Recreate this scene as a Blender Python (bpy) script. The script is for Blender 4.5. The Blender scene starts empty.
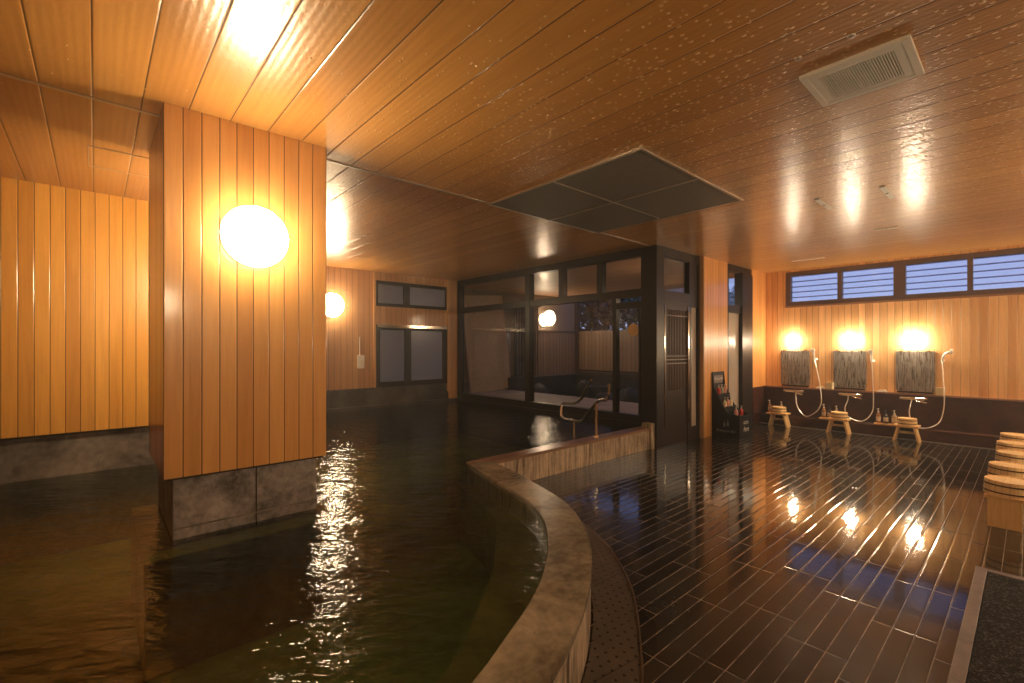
import bpy, bmesh, math, random
from mathutils import Vector, Matrix
random.seed(7)
S = bpy.context.scene
COL = S.collection
PI = math.pi

# ---------------------------------------------------------------- helpers
class MB:
    def __init__(s): s.bm = bmesh.new()
    def box(s, x0, y0, z0, x1, y1, z1, bev=0.0, rot=None, piv=None):
        r = bmesh.ops.create_cube(s.bm, size=1)
        vs = r['verts']
        for v in vs:
            v.co = Vector(((x0+x1)/2+v.co.x*(x1-x0), (y0+y1)/2+v.co.y*(y1-y0), (z0+z1)/2+v.co.z*(z1-z0)))
        if bev > 0:
            es = list({e for v in vs for e in v.link_edges})
            rr = bmesh.ops.bevel(s.bm, geom=es, offset=bev, segments=2, affect='EDGES', profile=0.6)
            vs = list({v for f in rr['faces'] for v in f.verts} | {v for v in vs if v.is_valid})
        if rot is not None:
            p = Vector(piv) if piv else Vector(((x0+x1)/2, (y0+y1)/2, (z0+z1)/2))
            bmesh.ops.rotate(s.bm, verts=vs, cent=p, matrix=rot)
        return s
    def lathe(s, prof, c=(0, 0, 0), n=32, axis='Z', closed=False):
        """prof: list of (r, h)"""
        rings = []
        for r, h in prof:
            ring = []
            for i in range(n):
                a = 2*PI*i/n
                if axis == 'Z': co = (c[0]+r*math.cos(a), c[1]+r*math.sin(a), c[2]+h)
                elif axis == 'Y': co = (c[0]+r*math.cos(a), c[1]+h, c[2]+r*math.sin(a))
                else: co = (c[0]+h, c[1]+r*math.cos(a), c[2]+r*math.sin(a))
                ring.append(s.bm.verts.new(co))
            rings.append(ring)
        for a, b in zip(rings, rings[1:]):
            for i in range(n):
                s.bm.faces.new((a[i], a[(i+1) % n], b[(i+1) % n], b[i]))
        if not closed:
            s.bm.faces.new(rings[0][::-1]); s.bm.faces.new(rings[-1])
        return s
    def tube(s, pts, r, n=10):
        pts = [Vector(p) for p in pts]
        rings = []
        ref = Vector((0, 0, 1))
        for i, p in enumerate(pts):
            d = (pts[min(i+1, len(pts)-1)]-pts[max(i-1, 0)]).normalized()
            if abs(d.dot(ref)) > .97: ref = Vector((1, 0, 0)) if abs(d.x) < .9 else Vector((0, 1, 0))
            u = d.cross(ref).normalized(); w = u.cross(d).normalized(); ref = w
            rr = r[i] if isinstance(r, (list, tuple)) else r
            rings.append([s.bm.verts.new(p+u*rr*math.cos(2*PI*k/n)+w*rr*math.sin(2*PI*k/n)) for k in range(n)])
        for a, b in zip(rings, rings[1:]):
            for i in range(n):
                s.bm.faces.new((a[i], a[(i+1) % n], b[(i+1) % n], b[i]))
        s.bm.faces.new(rings[0][::-1]); s.bm.faces.new(rings[-1])
        return s
    def prism(s, poly, z0, z1):
        lo = [s.bm.verts.new((x, y, z0)) for x, y in poly]
        hi = [s.bm.verts.new((x, y, z1)) for x, y in poly]
        n = len(poly)
        s.bm.faces.new(lo[::-1]); s.bm.faces.new(hi)
        for i in range(n):
            s.bm.faces.new((lo[i], lo[(i+1) % n], hi[(i+1) % n], hi[i]))
        return s
    def strip(s, A, B, z0, z1, close=True):
        """solid band between two polylines of the same length"""
        va = [[s.bm.verts.new((x, y, z)) for x, y in A] for z in (z0, z1)]
        vb = [[s.bm.verts.new((x, y, z)) for x, y in B] for z in (z0, z1)]
        for i in range(len(A)-1):
            s.bm.faces.new((va[1][i], va[1][i+1], vb[1][i+1], vb[1][i]))
            s.bm.faces.new((va[0][i], vb[0][i], vb[0][i+1], va[0][i+1]))
            s.bm.faces.new((va[0][i], va[0][i+1], va[1][i+1], va[1][i]))
            s.bm.faces.new((vb[0][i], vb[1][i], vb[1][i+1], vb[0][i+1]))
        for k in (0, -1):
            s.bm.faces.new((va[0][k], va[1][k], vb[1][k], vb[0][k]))
        return s
    def build(s, name, mat, parent=None, smooth=False, loc=None):
        bmesh.ops.recalc_face_normals(s.bm, faces=s.bm.faces[:])
        me = bpy.data.meshes.new(name); s.bm.to_mesh(me); s.bm.free()
        me.materials.append(mat)
        if smooth:
            for p in me.polygons: p.use_smooth = True
            me.set_sharp_from_angle(angle=math.radians(38))
        o = bpy.data.objects.new(name, me); COL.objects.link(o)
        if parent: o.parent = parent
        if loc: o.location = loc
        return o

def smoothline(pts, n=6):
    """Catmull-Rom through pts"""
    P = [Vector(p) for p in pts]; P = [2*P[0]-P[1]]+P+[2*P[-1]-P[-2]]
    out = []
    for i in range(1, len(P)-2):
        for k in range(n):
            t = k/n
            out.append(.5*((2*P[i])+(-P[i-1]+P[i+1])*t+(2*P[i-1]-5*P[i]+4*P[i+1]-P[i+2])*t*t+(-P[i-1]+3*P[i]-3*P[i+1]+P[i+2])*t**3))
    out.append(P[-2]); return [tuple(v) for v in out]

def tag(o, label=None, cat=None, group=None, kind=None):
    if label: o['label'] = label
    if cat: o['category'] = cat
    if group: o['group'] = group
    if kind: o['kind'] = kind
    return o
def struct(o): o['kind'] = 'structure'; return o
def thing(name, label, cat, loc=(0, 0, 0), rz=0, group=None):
    o = bpy.data.objects.new(name, None); COL.objects.link(o)
    o.empty_display_size = .1; o.location = loc; o.rotation_euler = (0, 0, rz)
    return tag(o, label, cat, group)
def sempty(name, loc=(0, 0, 0)):
    o = bpy.data.objects.new(name, None); COL.objects.link(o); o.location = loc
    return struct(o)
def dup(root, loc, label=None, rz=None):
    r = root.copy(); COL.objects.link(r); r.location = loc
    if rz is not None: r.rotation_euler = (0, 0, rz)
    if label: r['label'] = label
    for ch in list(root.children):
        c = ch.copy(); COL.objects.link(c); c.parent = r
        for g in list(ch.children):
            d = g.copy(); COL.objects.link(d); d.parent = c
    return r

# ---------------------------------------------------------------- materials
class NT:
    def __init__(s, name):
        s.m = bpy.data.materials.new(name); s.m.use_nodes = True
        s.t = s.m.node_tree; s.t.nodes.clear()
        s.out = s.n('ShaderNodeOutputMaterial')
    def n(s, typ, **kw):
        nd = s.t.nodes.new(typ)
        for k, v in kw.items(): setattr(nd, k, v)
        return nd
    def put(s, sock, v):
        if v is None: return
        if hasattr(v, 'is_linked') or isinstance(v, bpy.types.NodeSocket): s.t.links.new(v, sock)
        else: sock.default_value = v
    def math(s, op, a, b=None, c=None, clamp=False):
        nd = s.n('ShaderNodeMath', operation=op, use_clamp=clamp)
        s.put(nd.inputs[0], a); s.put(nd.inputs[1], b); s.put(nd.inputs[2], c)
        return nd.outputs[0]
    def pos(s):
        g = s.n('ShaderNodeNewGeometry'); return g.outputs['Position']
    def objc(s):
        g = s.n('ShaderNodeTexCoord'); return g.outputs['Object']
    def xyz(s, v):
        x = s.n('ShaderNodeSeparateXYZ'); s.put(x.inputs[0], v); return x.outputs
    def comb(s, x, y, z):
        c = s.n('ShaderNodeCombineXYZ'); s.put(c.inputs[0], x); s.put(c.inputs[1], y); s.put(c.inputs[2], z); return c.outputs[0]
    def noise(s, vec, scale, detail=4, rough=.5, dist=0):
        nd = s.n('ShaderNodeTexNoise'); s.put(nd.inputs['Vector'], vec)
        nd.inputs['Scale'].default_value = scale; nd.inputs['Detail'].default_value = detail
        nd.inputs['Roughness'].default_value = rough; nd.inputs['Distortion'].default_value = dist
        return nd.outputs['Fac']
    def white(s, w):
        nd = s.n('ShaderNodeTexWhiteNoise', noise_dimensions='1D'); s.put(nd.inputs['W'], w); return nd.outputs['Value']
    def ramp(s, f, stops):
        nd = s.n('ShaderNodeValToRGB'); s.put(nd.inputs[0], f)
        cr = nd.color_ramp
        while len(cr.elements) < len(stops): cr.elements.new(.5)
        for e, (p, c) in zip(cr.elements, stops):
            e.position = p; e.color = (*c, 1) if len(c) == 3 else c
        return nd.outputs[0]
    def mix(s, f, a, b, blend='MIX'):
        nd = s.n('ShaderNodeMix', data_type='RGBA', blend_type=blend)
        s.put(nd.inputs[0], f)
        s.put(nd.inputs[6], (*a, 1) if isinstance(a, tuple) and len(a) == 3 else a)
        s.put(nd.inputs[7], (*b, 1) if isinstance(b, tuple) and len(b) == 3 else b)
        return nd.outputs[2]
    def maprange(s, v, a, b, c, d):
        nd = s.n('ShaderNodeMapRange'); s.put(nd.inputs[0], v)
        for i, x in enumerate((a, b, c, d)): nd.inputs[i+1].default_value = x
        return nd.outputs[0]
    def bump(s, h, strength=.3, dist=.01, normal=None):
        nd = s.n('ShaderNodeBump'); nd.inputs['Strength'].default_value = strength
        nd.inputs['Distance'].default_value = dist; s.put(nd.inputs['Height'], h)
        if normal is not None: s.put(nd.inputs['Normal'], normal)
        return nd.outputs[0]
    def principled(s, col, rough=.5, metal=0, normal=None, spec=.5, coat=0, coatr=.05, trans=0, emis=None, es=0, coatn=False):
        b = s.n('ShaderNodeBsdfPrincipled')
        s.put(b.inputs['Base Color'], (*col, 1) if isinstance(col, tuple) else col)
        s.put(b.inputs['Roughness'], rough); s.put(b.inputs['Metallic'], metal)
        b.inputs['Specular IOR Level'].default_value = spec
        b.inputs['Coat Weight'].default_value = coat; b.inputs['Coat Roughness'].default_value = coatr
        b.inputs['Transmission Weight'].default_value = trans
        if emis: b.inputs['Emission Color'].default_value = (*emis, 1); b.inputs['Emission Strength'].default_value = es
        if normal is not None:
            s.put(b.inputs['Normal'], normal)
            if coatn: s.put(b.inputs['Coat Normal'], normal)
        s.t.links.new(b.outputs[0], s.out.inputs[0])
        return s.m

def simple(name, col, rough=.5, metal=0, spec=.5, nscale=0, namt=.15, coat=0):
    t = NT(name)
    c = col
    if nscale:
        f = t.noise(t.objc(), nscale, 5)
        c = t.mix(f, tuple(v*(1-namt) for v in col), tuple(min(1, v*(1+namt)) for v in col))
    else:
        f = t.noise(t.objc(), 14, 3)
        c = t.mix(f, tuple(v*.93 for v in col), tuple(min(1, v*1.05) for v in col))
    return t.principled(c, rough, metal, spec=spec, coat=coat)

def plank(name, axis, w, off, ca, cb, grain, groove=.0022, rough=.3, drops=False, coat=.4, seamdark=(.02, .008, .003), spec=.5, coatr=.12):
    t = NT(name)
    p = t.pos(); x, y, z = t.xyz(p)[0:3]
    u = {'x': x, 'y': y}[axis]
    a = t.math('DIVIDE', t.math('SUBTRACT', u, off), w)
    idn = t.math('FLOOR', a); fr = t.math('FRACT', a)
    edge = t.math('MULTIPLY', t.math('MINIMUM', fr, t.math('SUBTRACT', 1.0, fr)), w)
    wn = t.white(idn)
    sh = t.math('MULTIPLY', wn, 37.0)
    gx, gy, gz = grain          # stretch factors
    vec = t.comb(t.math('MULTIPLY_ADD', x, gx, sh), t.math('MULTIPLY_ADD', y, gy, sh), t.math('MULTIPLY', z, gz))
    g1 = t.noise(vec, 1.0, 4, .6, .6)
    vec2 = t.comb(t.math('MULTIPLY_ADD', x, gx*4, sh), t.math('MULTIPLY_ADD', y, gy*4, sh), t.math('MULTIPLY', z, gz*3))
    g2 = t.noise(vec2, 1.0, 3, .6, .2)
    f = t.math('ADD', t.math('MULTIPLY', g1, .55), t.math('ADD', t.math('MULTIPLY', g2, .3), t.math('MULTIPLY', wn, .3)))
    f = t.maprange(f, .32, .86, 0, 1)
    col = t.mix(f, ca, cb)
    gm = t.maprange(edge, groove*.5, groove*1.3, 1, 0)
    col = t.mix(gm, col, seamdark)
    h = t.maprange(edge, 0, groove*2.2, 0, 1)
    nrm = t.bump(h, .7, .003)
    nrm = t.bump(g2, .05, .002, nrm)
    if drops:
        v = t.n('ShaderNodeTexVoronoi'); t.put(v.inputs['Vector'], p); v.inputs['Scale'].default_value = drops
        v.inputs['Randomness'].default_value = 1
        rnd = t.xyz(v.outputs['Color'])[0]
        big = t.noise(p, .55, 2)
        # condensation beads, thinner towards the pillar
        dens = t.math('ADD', t.maprange(x, .9, 2.2, -.15, .6), t.math('MULTIPLY', big, .35))
        on = t.math('LESS_THAN', rnd, dens)
        r = t.math('MULTIPLY_ADD', rnd, .22, .2)
        d = t.math('DIVIDE', v.outputs['Distance'], r)
        dome = t.math('SQRT', t.math('MAXIMUM', t.math('SUBTRACT', 1.0, t.math('MULTIPLY', d, d)), 0.0))
        dome = t.math('MULTIPLY', dome, on)
        nrm = t.bump(dome, 1.0, .004, nrm)
        inside = t.math('GREATER_THAN', dome, .05)
        col = t.mix(t.math('MULTIPLY', inside, .4), col, (.95, .62, .3))  # beads painted paler, in place of the light they refract
        rib = t.math('SINE', t.math('MULTIPLY', x, 2*PI/.0328))
        nrm = t.bump(rib, .16, .0012, nrm)
        film = t.noise(p, 34, 4, .65)
        nrm = t.bump(film, .4, .004, nrm)
    return t.principled(col, rough, normal=nrm, coat=coat, coatr=coatr, spec=spec, coatn=True)

M = {}
WA, WB = (.56, .25, .06), (.80, .42, .125)
M['pillar_front'] = plank('hinoki_cladding_x', 'x', .0855, .27, WA, WB, (22, 22, 1.3), rough=.32)
M['pillar_side'] = plank('hinoki_cladding_y', 'y', .0872, 3.07, WA, WB, (22, 22, 1.3), rough=.32)
M['left_wall'] = plank('hinoki_wall_boards', 'x', .0893, -.536, (.52, .225, .035), (.82, .42, .08), (20, 20, 1.2), rough=.35)
M['back_wall'] = plank('pale_wall_boards', 'x', .1, .0, (.42, .2, .08), (.62, .34, .15), (20, 20, 1.2), rough=.4)
M['side_wall'] = plank('side_wall_boards', 'y', .1, .0, (.42, .2, .08), (.62, .34, .15), (20, 20, 1.2), rough=.4)
M['shower_wall'] = plank('shower_wall_boards', 'y', .088, .02, (.56, .27, .09), (.95, .6, .26), (24, 13, 1.1), rough=.34)
M['corner_wall'] = plank('corner_wall_boards', 'x', .088, .0, (.56, .23, .06), (.84, .43, .13), (24, 13, 1.1), rough=.34)
M['ceiling'] = plank('ceiling_boards', 'x', .1965, -.01, (.43, .19, .045), (.62, .305, .08), (28, .9, 1), groove=.003, rough=.32, drops=32, coat=.5, coatr=.11, seamdark=(.06, .025, .008))
M['eaves'] = plank('eaves_boards', 'x', .12, 0, (.3, .16, .09), (.45, .26, .15), (20, 1, 1), coat=.1, rough=.5)
M['fence'] = plank('fence_boards', 'y', .12, 0, (.24, .15, .08), (.36, .24, .13), (20, 20, 1.5), rough=.5, groove=.006)
M['wainscot'] = plank('wainscot_boards', 'x', .12, 0, (.22, .14, .07), (.34, .23, .12), (20, 20, 1.5), rough=.5, groove=.006)

def concrete(name, ca, cb, scale=3, rough=.6, bump=.25, streak=False):
    t = NT(name); p = t.pos()
    f = t.noise(p, scale, 8, .65, .4)
    f2 = t.noise(p, scale*9, 4, .6)
    fac = t.math('ADD', t.math('MULTIPLY', f, .8), t.math('MULTIPLY', f2, .25))
    if streak:
        x, y, z = t.xyz(p)[0:3]
        sv = t.comb(t.math('MULTIPLY', x, 34), t.math('MULTIPLY', y, 34), t.math('MULTIPLY', z, 2.0))
        st = t.noise(sv, 1, 4, .7, .3)
        fac = t.math('ADD', t.math('MULTIPLY', fac, .45), t.math('MULTIPLY', st, .6))
    fac = t.maprange(fac, .42, .62 if streak else .68, 0, 1)
    c = t.mix(fac, ca, cb)
    return t.principled(c, rough, normal=t.bump(fac, bump, .006))
M['concrete'] = concrete('mottled_stone', (.06, .05, .042), (.26, .22, .185), 2.2)
M['base_dark'] = concrete('wet_stone_base', (.07, .06, .055), (.46, .41, .39), 3.2, .4)
M['base_back'] = concrete('dark_wet_stone', (.03, .025, .022), (.12, .1, .085), 2.2, .35)
M['rim'] = concrete('rim_stone_top', (.10, .08, .055), (.36, .29, .2), 2.6, .26, .15)
M['rimside'] = concrete('mineral_streaked_stone', (.06, .04, .025), (.6, .47, .33), 2.5, .35, .3, True)
M['pool'] = concrete('pool_stone', (.11, .15, .065), (.31, .38, .2), 1.4, .6, .2)
M['bench'] = concrete('bench_stone', (.17, .14, .07), (.38, .33, .18), 1.6, .6, .2)
M['apron'] = concrete('brown_wall_stone', (.042, .013, .008), (.08, .028, .018), 6, .25, .05)
M['grey_stone'] = concrete('grey_kerb_stone', (.1, .075, .058), (.2, .155, .125), 4, .35, .1)
M['rock'] = concrete('garden_rock', (.012, .011, .010), (.06, .05, .042), 3, .7, .6)
M['paving'] = concrete('pale_terrace_paving', (.24, .18, .13), (.4, .3, .22), 3, .6, .1)
M['soil'] = concrete('dark_ground', (.02, .02, .015), (.05, .045, .035), 3, .8, .3)

# floor : long dark stone planks with pale grout
def floor_mat():
    t = NT('wet_dark_stone_planks'); p = t.pos(); x, y, z = t.xyz(p)[0:3]
    w, L = .0785, .58
    a = t.math('DIVIDE', t.math('SUBTRACT', y, .034), w)
    row = t.math('FLOOR', a); fy = t.math('FRACT', a)
    grp = t.math('FLOOR', t.math('DIVIDE', row, 3.0))
    off = t.math('MULTIPLY', t.white(grp), 1.0)
    b = t.math('ADD', t.math('DIVIDE', x, L), t.math('MULTIPLY', t.math('ROUND', t.math('MULTIPLY', off, 4.0)), .25))
    colm = t.math('FLOOR', b); fx = t.math('FRACT', b)
    ey = t.math('MULTIPLY', t.math('MINIMUM', fy, t.math('SUBTRACT', 1.0, fy)), w)
    ex = t.math('MULTIPLY', t.math('MINIMUM', fx, t.math('SUBTRACT', 1.0, fx)), L)
    gy_ = t.maprange(ey, .0010, .0023, 1, 0)
    gx_ = t.maprange(ex, .0010, .0022, 1, 0)
    g = t.math('MAXIMUM', gy_, gx_)
    wn = t.white(t.math('MULTIPLY_ADD', row, 17.3, colm))
    n1 = t.noise(p, 5, 6, .65, .5)
    n2 = t.noise(p, 26, 5, .6)
    f = t.maprange(t.math('ADD', t.math('MULTIPLY', wn, .35), t.math('MULTIPLY', n1, .7)), .3, .85, 0, 1)
    col = t.mix(f, (.010, .009, .008), (.048, .041, .035))
    gn = t.noise(p, 13, 4, .6)
    gr = t.white(t.math('MULTIPLY_ADD', row, 3.7, 11.0))
    gk = t.math('MULTIPLY', t.maprange(gn, .35, .62, .15, 1), t.maprange(gr, 0, .7, .35, 1))
    col = t.mix(t.math('MULTIPLY', g, gk), col, (.46, .37, .29))
    wet = t.noise(p, 1.1, 4, .6)
    dry = t.maprange(x, 2.2, 3.6, .17, .0)
    r = t.math('ADD', t.maprange(wet, .4, .65, .02, .08), dry)
    r = t.math('ADD', r, t.math('MULTIPLY', g, .25))
    r = t.math('ADD', r, t.math('MULTIPLY', t.maprange(n2, .45, .7, 0, 1), .05), clamp=True)
    edge = t.maprange(t.math('MINIMUM', ex, ey), .001, .009, 0, 1)
    nrm = t.bump(edge, .35, .002)
    tilt = t.math('MULTIPLY', t.math('ADD', t.math('MULTIPLY', fx, t.math('SUBTRACT', wn, .5)), t.math('MULTIPLY', fy, t.math('SUBTRACT', t.white(t.math('ADD', colm, row)), .5))), 1.0)
    nrm = t.bump(tilt, .3, .003, nrm)
    nrm = t.bump(n1, .2, .005, nrm)
    nrm = t.bump(n2, .07, .002, nrm)
    return t.principled(col, r, normal=nrm, spec=.45, coat=.2, coatr=.012, coatn=False)
M['floor'] = floor_mat()

def water_mat():
    t = NT('bath_water'); p = t.pos()
    x, y, z = t.xyz(p)[0:3]
    v = t.comb(t.math('MULTIPLY', t.math('ADD', t.math('MULTIPLY', x, .743), t.math('MULTIPLY', y, -.668)), .7), t.math('MULTIPLY', t.math('ADD', t.math('MULTIPLY', x, .668), t.math('MULTIPLY', y, .743)), 1.5), 0.0)
    n1 = t.noise(v, 4.2, 3, .5, .5)
    n2 = t.noise(v, 15, 3, .55, .4)
    h = t.math('ADD', n1, t.math('MULTIPLY', n2, .42))
    nrm = t.bump(h, .5, .036)
    fr = t.n('ShaderNodeFresnel'); fr.inputs[0].default_value = 1.33; t.put(fr.inputs['Normal'], nrm)
    gl = t.n('ShaderNodeBsdfGlossy'); gl.inputs['Roughness'].default_value = .03; gl.inputs['Color'].default_value = (1, 1, 1, 1); t.put(gl.inputs['Normal'], nrm)
    tr = t.n('ShaderNodeBsdfTransparent'); tr.inputs[0].default_value = (.46, .5, .33, 1)
    mx = t.n('ShaderNodeMixShader'); t.put(mx.inputs[0], fr.outputs[0]); t.put(mx.inputs[1], tr.outputs[0]); t.put(mx.inputs[2], gl.outputs[0])
    t.t.links.new(mx.outputs[0], t.out.inputs[0]); return t.m
M['water'] = water_mat()

def two_sided_ior(t, ior):
    g = t.n('ShaderNodeNewGeometry')
    return t.math('ADD', t.math('MULTIPLY', g.outputs['Backfacing'], 1/ior-ior), ior)
def glass_mat(name, tint=(.86, .88, .9), rough=0.0):
    t = NT(name)
    fr = t.n('ShaderNodeFresnel'); t.put(fr.inputs[0], two_sided_ior(t, 1.5))
    f = t.math('MULTIPLY_ADD', fr.outputs[0], .85, .0, clamp=True)
    gl = t.n('ShaderNodeBsdfGlossy'); gl.inputs['Roughness'].default_value = rough; gl.inputs['Color'].default_value = (1, 1, 1, 1)
    tr = t.n('ShaderNodeBsdfTransparent'); tr.inputs[0].default_value = (*tint, 1)
    mx = t.n('ShaderNodeMixShader'); t.put(mx.inputs[0], f); t.put(mx.inputs[1], tr.outputs[0]); t.put(mx.inputs[2], gl.outputs[0])
    t.t.links.new(mx.outputs[0], t.out.inputs[0]); return t.m
M['glass'] = glass_mat('clear_glass')
def frosted(name, col=(.8, .82, .85), tl_f=.6):
    t = NT(name)
    d = t.n('ShaderNodeBsdfDiffuse'); d.inputs[0].default_value = (*col, 1)
    tl = t.n('ShaderNodeBsdfTranslucent'); tl.inputs[0].default_value = (*col, 1)
    gl = t.n('ShaderNodeBsdfGlossy'); gl.inputs['Roughness'].default_value = .25
    m1 = t.n('ShaderNodeMixShader'); m1.inputs[0].default_value = tl_f; t.put(m1.inputs[1], d.outputs[0]); t.put(m1.inputs[2], tl.outputs[0])
    m2 = t.n('ShaderNodeMixShader'); m2.inputs[0].default_value = .08; t.put(m2.inputs[1], m1.outputs[0]); t.put(m2.inputs[2], gl.outputs[0])
    t.t.links.new(m2.outputs[0], t.out.inputs[0]); return t.m
M['frosted'] = frosted('frosted_glass', (.36, .36, .365))
M['paper'] = frosted('paper_screen', (.75, .66, .55))

def emit(name, col, s):
    t = NT(name)
    e = t.n('ShaderNodeEmission'); e.inputs[0].default_value = (*col, 1); e.inputs[1].default_value = s
    t.t.links.new(e.outputs[0], t.out.inputs[0]); return t.m
WARM = (1.0, .765, .46)
M['lamp'] = emit('warm_lamp_glass', WARM, 90)
M['lamp_shower'] = emit('warm_vanity_lamp_glass', (1, .8, .55), 190)
M['lamp_rear'] = emit('warm_near_lamp_glass', (1, .78, .5), 190)
M['lamp_back'] = emit('warm_far_lamp_glass', WARM, 75)
M['lamp_out'] = emit('warm_terrace_lamp_glass', (1, .7, .42), 75)

M['frame'] = simple('dark_bronze_frame', (.016, .011, .009), .4, .0, spec=.3)
M['frame_brown'] = simple('brown_window_frame', (.12, .075, .06), .4)
M['darkwood'] = simple('dark_lacquered_wood', (.022, .012, .008), .42, spec=.3)
M['trimwood'] = simple('pale_wood_trim', (.55, .3, .12), .4)
M['steel'] = simple('polished_steel', (.75, .66, .55), .16, 1.0)
M['chrome'] = simple('chrome', (.85, .83, .8), .09, 1.0)
M['hose'] = simple('silvery_hose', (.72, .66, .58), .3, .7)
M['white'] = simple('white_plastic', (.8, .76, .7), .3)
M['vent'] = simple('cream_enamel', (.72, .66, .56), .45)
M['ventdark'] = simple('vent_shadow_gap', (.06, .05, .04), .7)
M['board'] = simple('grey_calcium_board', (.17, .155, .135), .6, nscale=30, namt=.2)
M['alu'] = simple('thin_metal_trim', (.5, .42, .33), .35, .6)
M['osb'] = simple('pressed_chip_board', (.55, .38, .2), .7, nscale=28, namt=.45)
M['plaster'] = simple('grey_plaster', (.2, .15, .105), .8, nscale=4)
M['leaf'] = simple('dark_foliage', (.015, .045, .022), .6)
M['bark'] = simple('bark', (.05, .035, .025), .8)
M['amber'] = simple('amber_plastic', (.42, .2, .07), .15, coat=.5)
M['black_plastic'] = simple('black_bottle_plastic', (.03, .022, .02), .2, coat=.5)
M['beige_plastic'] = simple('beige_bottle_plastic', (.52, .34, .18), .3)
M['labelp'] = simple('pale_paper_label', (.7, .6, .45), .6)
M['black_card'] = simple('black_card', (.007, .006, .006), .5, spec=.25)
M['ltext'] = simple('pale_print', (.62, .58, .52), .6)
M['gtext'] = simple('grey_print', (.2, .19, .18), .6)
M['redp'] = simple('red_packaging', (.6, .06, .05), .35)
M['pinkp'] = simple('pink_packaging', (.72, .33, .28), .35)
M['creamp'] = simple('cream_packaging', (.8, .68, .42), .35)
M['greenp'] = simple('grey_green_packaging', (.35, .38, .3), .35)
M['disc'] = simple('orange_disc', (.6, .36, .12), .5)
M['hoop'] = simple('copper_hoop', (.12, .045, .02), .35, .6)
M['blind'] = simple('pale_louvre_blade', (.75, .76, .8), .5)
M['louvre'] = frosted('translucent_louvre_glass', (.95, .95, .97), .85)

def woodmat(name, ca, cb, sc=(6, 60, 60), rough=.45):
    t = NT(name); p = t.objc()
    mp = t.n('ShaderNodeMapping'); t.put(mp.inputs[0], p); mp.inputs['Scale'].default_value = sc
    f = t.noise(mp.outputs[0], 1, 4, .6, .5)
    f = t.maprange(f, .3, .7, 0, 1)
    return t.principled(t.mix(f, ca, cb), rough, normal=t.bump(f, .1, .002))
M['stool'] = woodmat('hinoki_stool_wood', (.62, .34, .12), (.8, .52, .22), (60, 6, 8))
M['stool_side'] = woodmat('hinoki_end_grain_board', (.74, .46, .18), (.88, .6, .27), (60, 60, 5))
def tub_mat():
    t = NT('hinoki_tub_staves'); x, y, z = t.xyz(t.objc())[0:3]
    an = t.math('ARCTAN2', y, x)
    a = t.math('MULTIPLY', an, 22/(2*PI)); fr = t.math('FRACT', a)
    e = t.math('MINIMUM', fr, t.math('SUBTRACT', 1.0, fr))
    gm = t.maprange(e, .02, .05, 1, 0)
    wn = t.white(t.math('FLOOR', a))
    n = t.noise(t.comb(t.math('MULTIPLY', an, 20), 0.0, t.math('MULTIPLY', z, 8)), 1, 4)
    col = t.mix(t.math('ADD', t.math('MULTIPLY', wn, .5), t.math('MULTIPLY', n, .5)), (.8, .5, .2), (.95, .7, .36))
    col = t.mix(t.math('MULTIPLY', gm, .6), col, (.22, .09, .03))
    return t.principled(col, .42)
M['tub'] = tub_mat()
M['tubtop'] = woodmat('hinoki_tub_board', (.8, .52, .2), (.95, .72, .38), (8, 90, 8))

def mat_mat():
    t = NT('speckled_dark_mat'); p = t.pos()
    v = t.n('ShaderNodeTexVoronoi'); t.put(v.inputs['Vector'], p); v.inputs['Scale'].default_value = 130
    r = t.xyz(v.outputs['Color'])[0]
    col = t.ramp(r, [(0, (.008, .008, .009)), (.7, (.02, .02, .022)), (1, (.09, .085, .085))])
    return t.principled(col, .9, normal=t.bump(v.outputs['Distance'], .8, .006), spec=.15)
M['mat'] = mat_mat()

def mirror_mat():
    t = NT('misted_mirror'); p = t.pos(); x, y, z = t.xyz(p)[0:3]
    v = t.comb(0.0, t.math('MULTIPLY', y, 62), t.math('MULTIPLY', z, 5))
    f = t.noise(v, 1, 4, .7, .5)
    v2 = t.noise(p, 40, 4)
    top = t.maprange(z, .68, 1.2, 0, .35)
    r = t.maprange(t.math('ADD', t.math('MULTIPLY', f, .8), t.math('MULTIPLY', v2, .2)), .3, .7, .10, .5)
    col = t.mix(t.maprange(f, .35, .7, 0, 1), (.18, .155, .135), (.55, .5, .45))
    return t.principled(col, r, .75, normal=t.bump(f, .25, .004))
M['mirror'] = mirror_mat()

def drain_mat():
    t = NT('perforated_drain_plate'); p = t.pos(); x, y, z = t.xyz(p)[0:3]
    ph = math.radians(50)
    u = t.math('ADD', t.math('MULTIPLY', x, math.cos(ph)/.055), t.math('MULTIPLY', y, math.sin(ph)/.055))
    v = t.math('ADD', t.math('MULTIPLY', x, -math.sin(ph)/.04), t.math('MULTIPLY', y, math.cos(ph)/.04))
    u2 = t.math('ADD', u, t.math('MULTIPLY', t.math('MODULO', t.math('FLOOR', t.math('ADD', v, 200.0)), 2.0), .5))
    du = t.math('MULTIPLY', t.math('SUBTRACT', t.math('FRACT', u2), .5), .055)
    dv = t.math('MULTIPLY', t.math('SUBTRACT', t.math('FRACT', v), .5), .04)
    d = t.math('SQRT', t.math('ADD', t.math('MULTIPLY', du, du), t.math('MULTIPLY', dv, dv)))
    hole = t.maprange(d, .0065, .008, 1, 0)
    n = t.noise(p, 6, 5)
    col = t.mix(n, (.05, .041, .033), (.17, .14, .11))
    col = t.mix(hole, col, (.004, .003, .003))
    return t.principled(col, .3, normal=t.bump(t.math('SUBTRACT', 1.0, hole), .5, .004))
M['drain'] = drain_mat()

# ---------------------------------------------------------------- room dimensions
H = 2.6; WL = .245; RT = .268; PB = -.38
XL, YB = -3.0, -2.2
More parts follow.
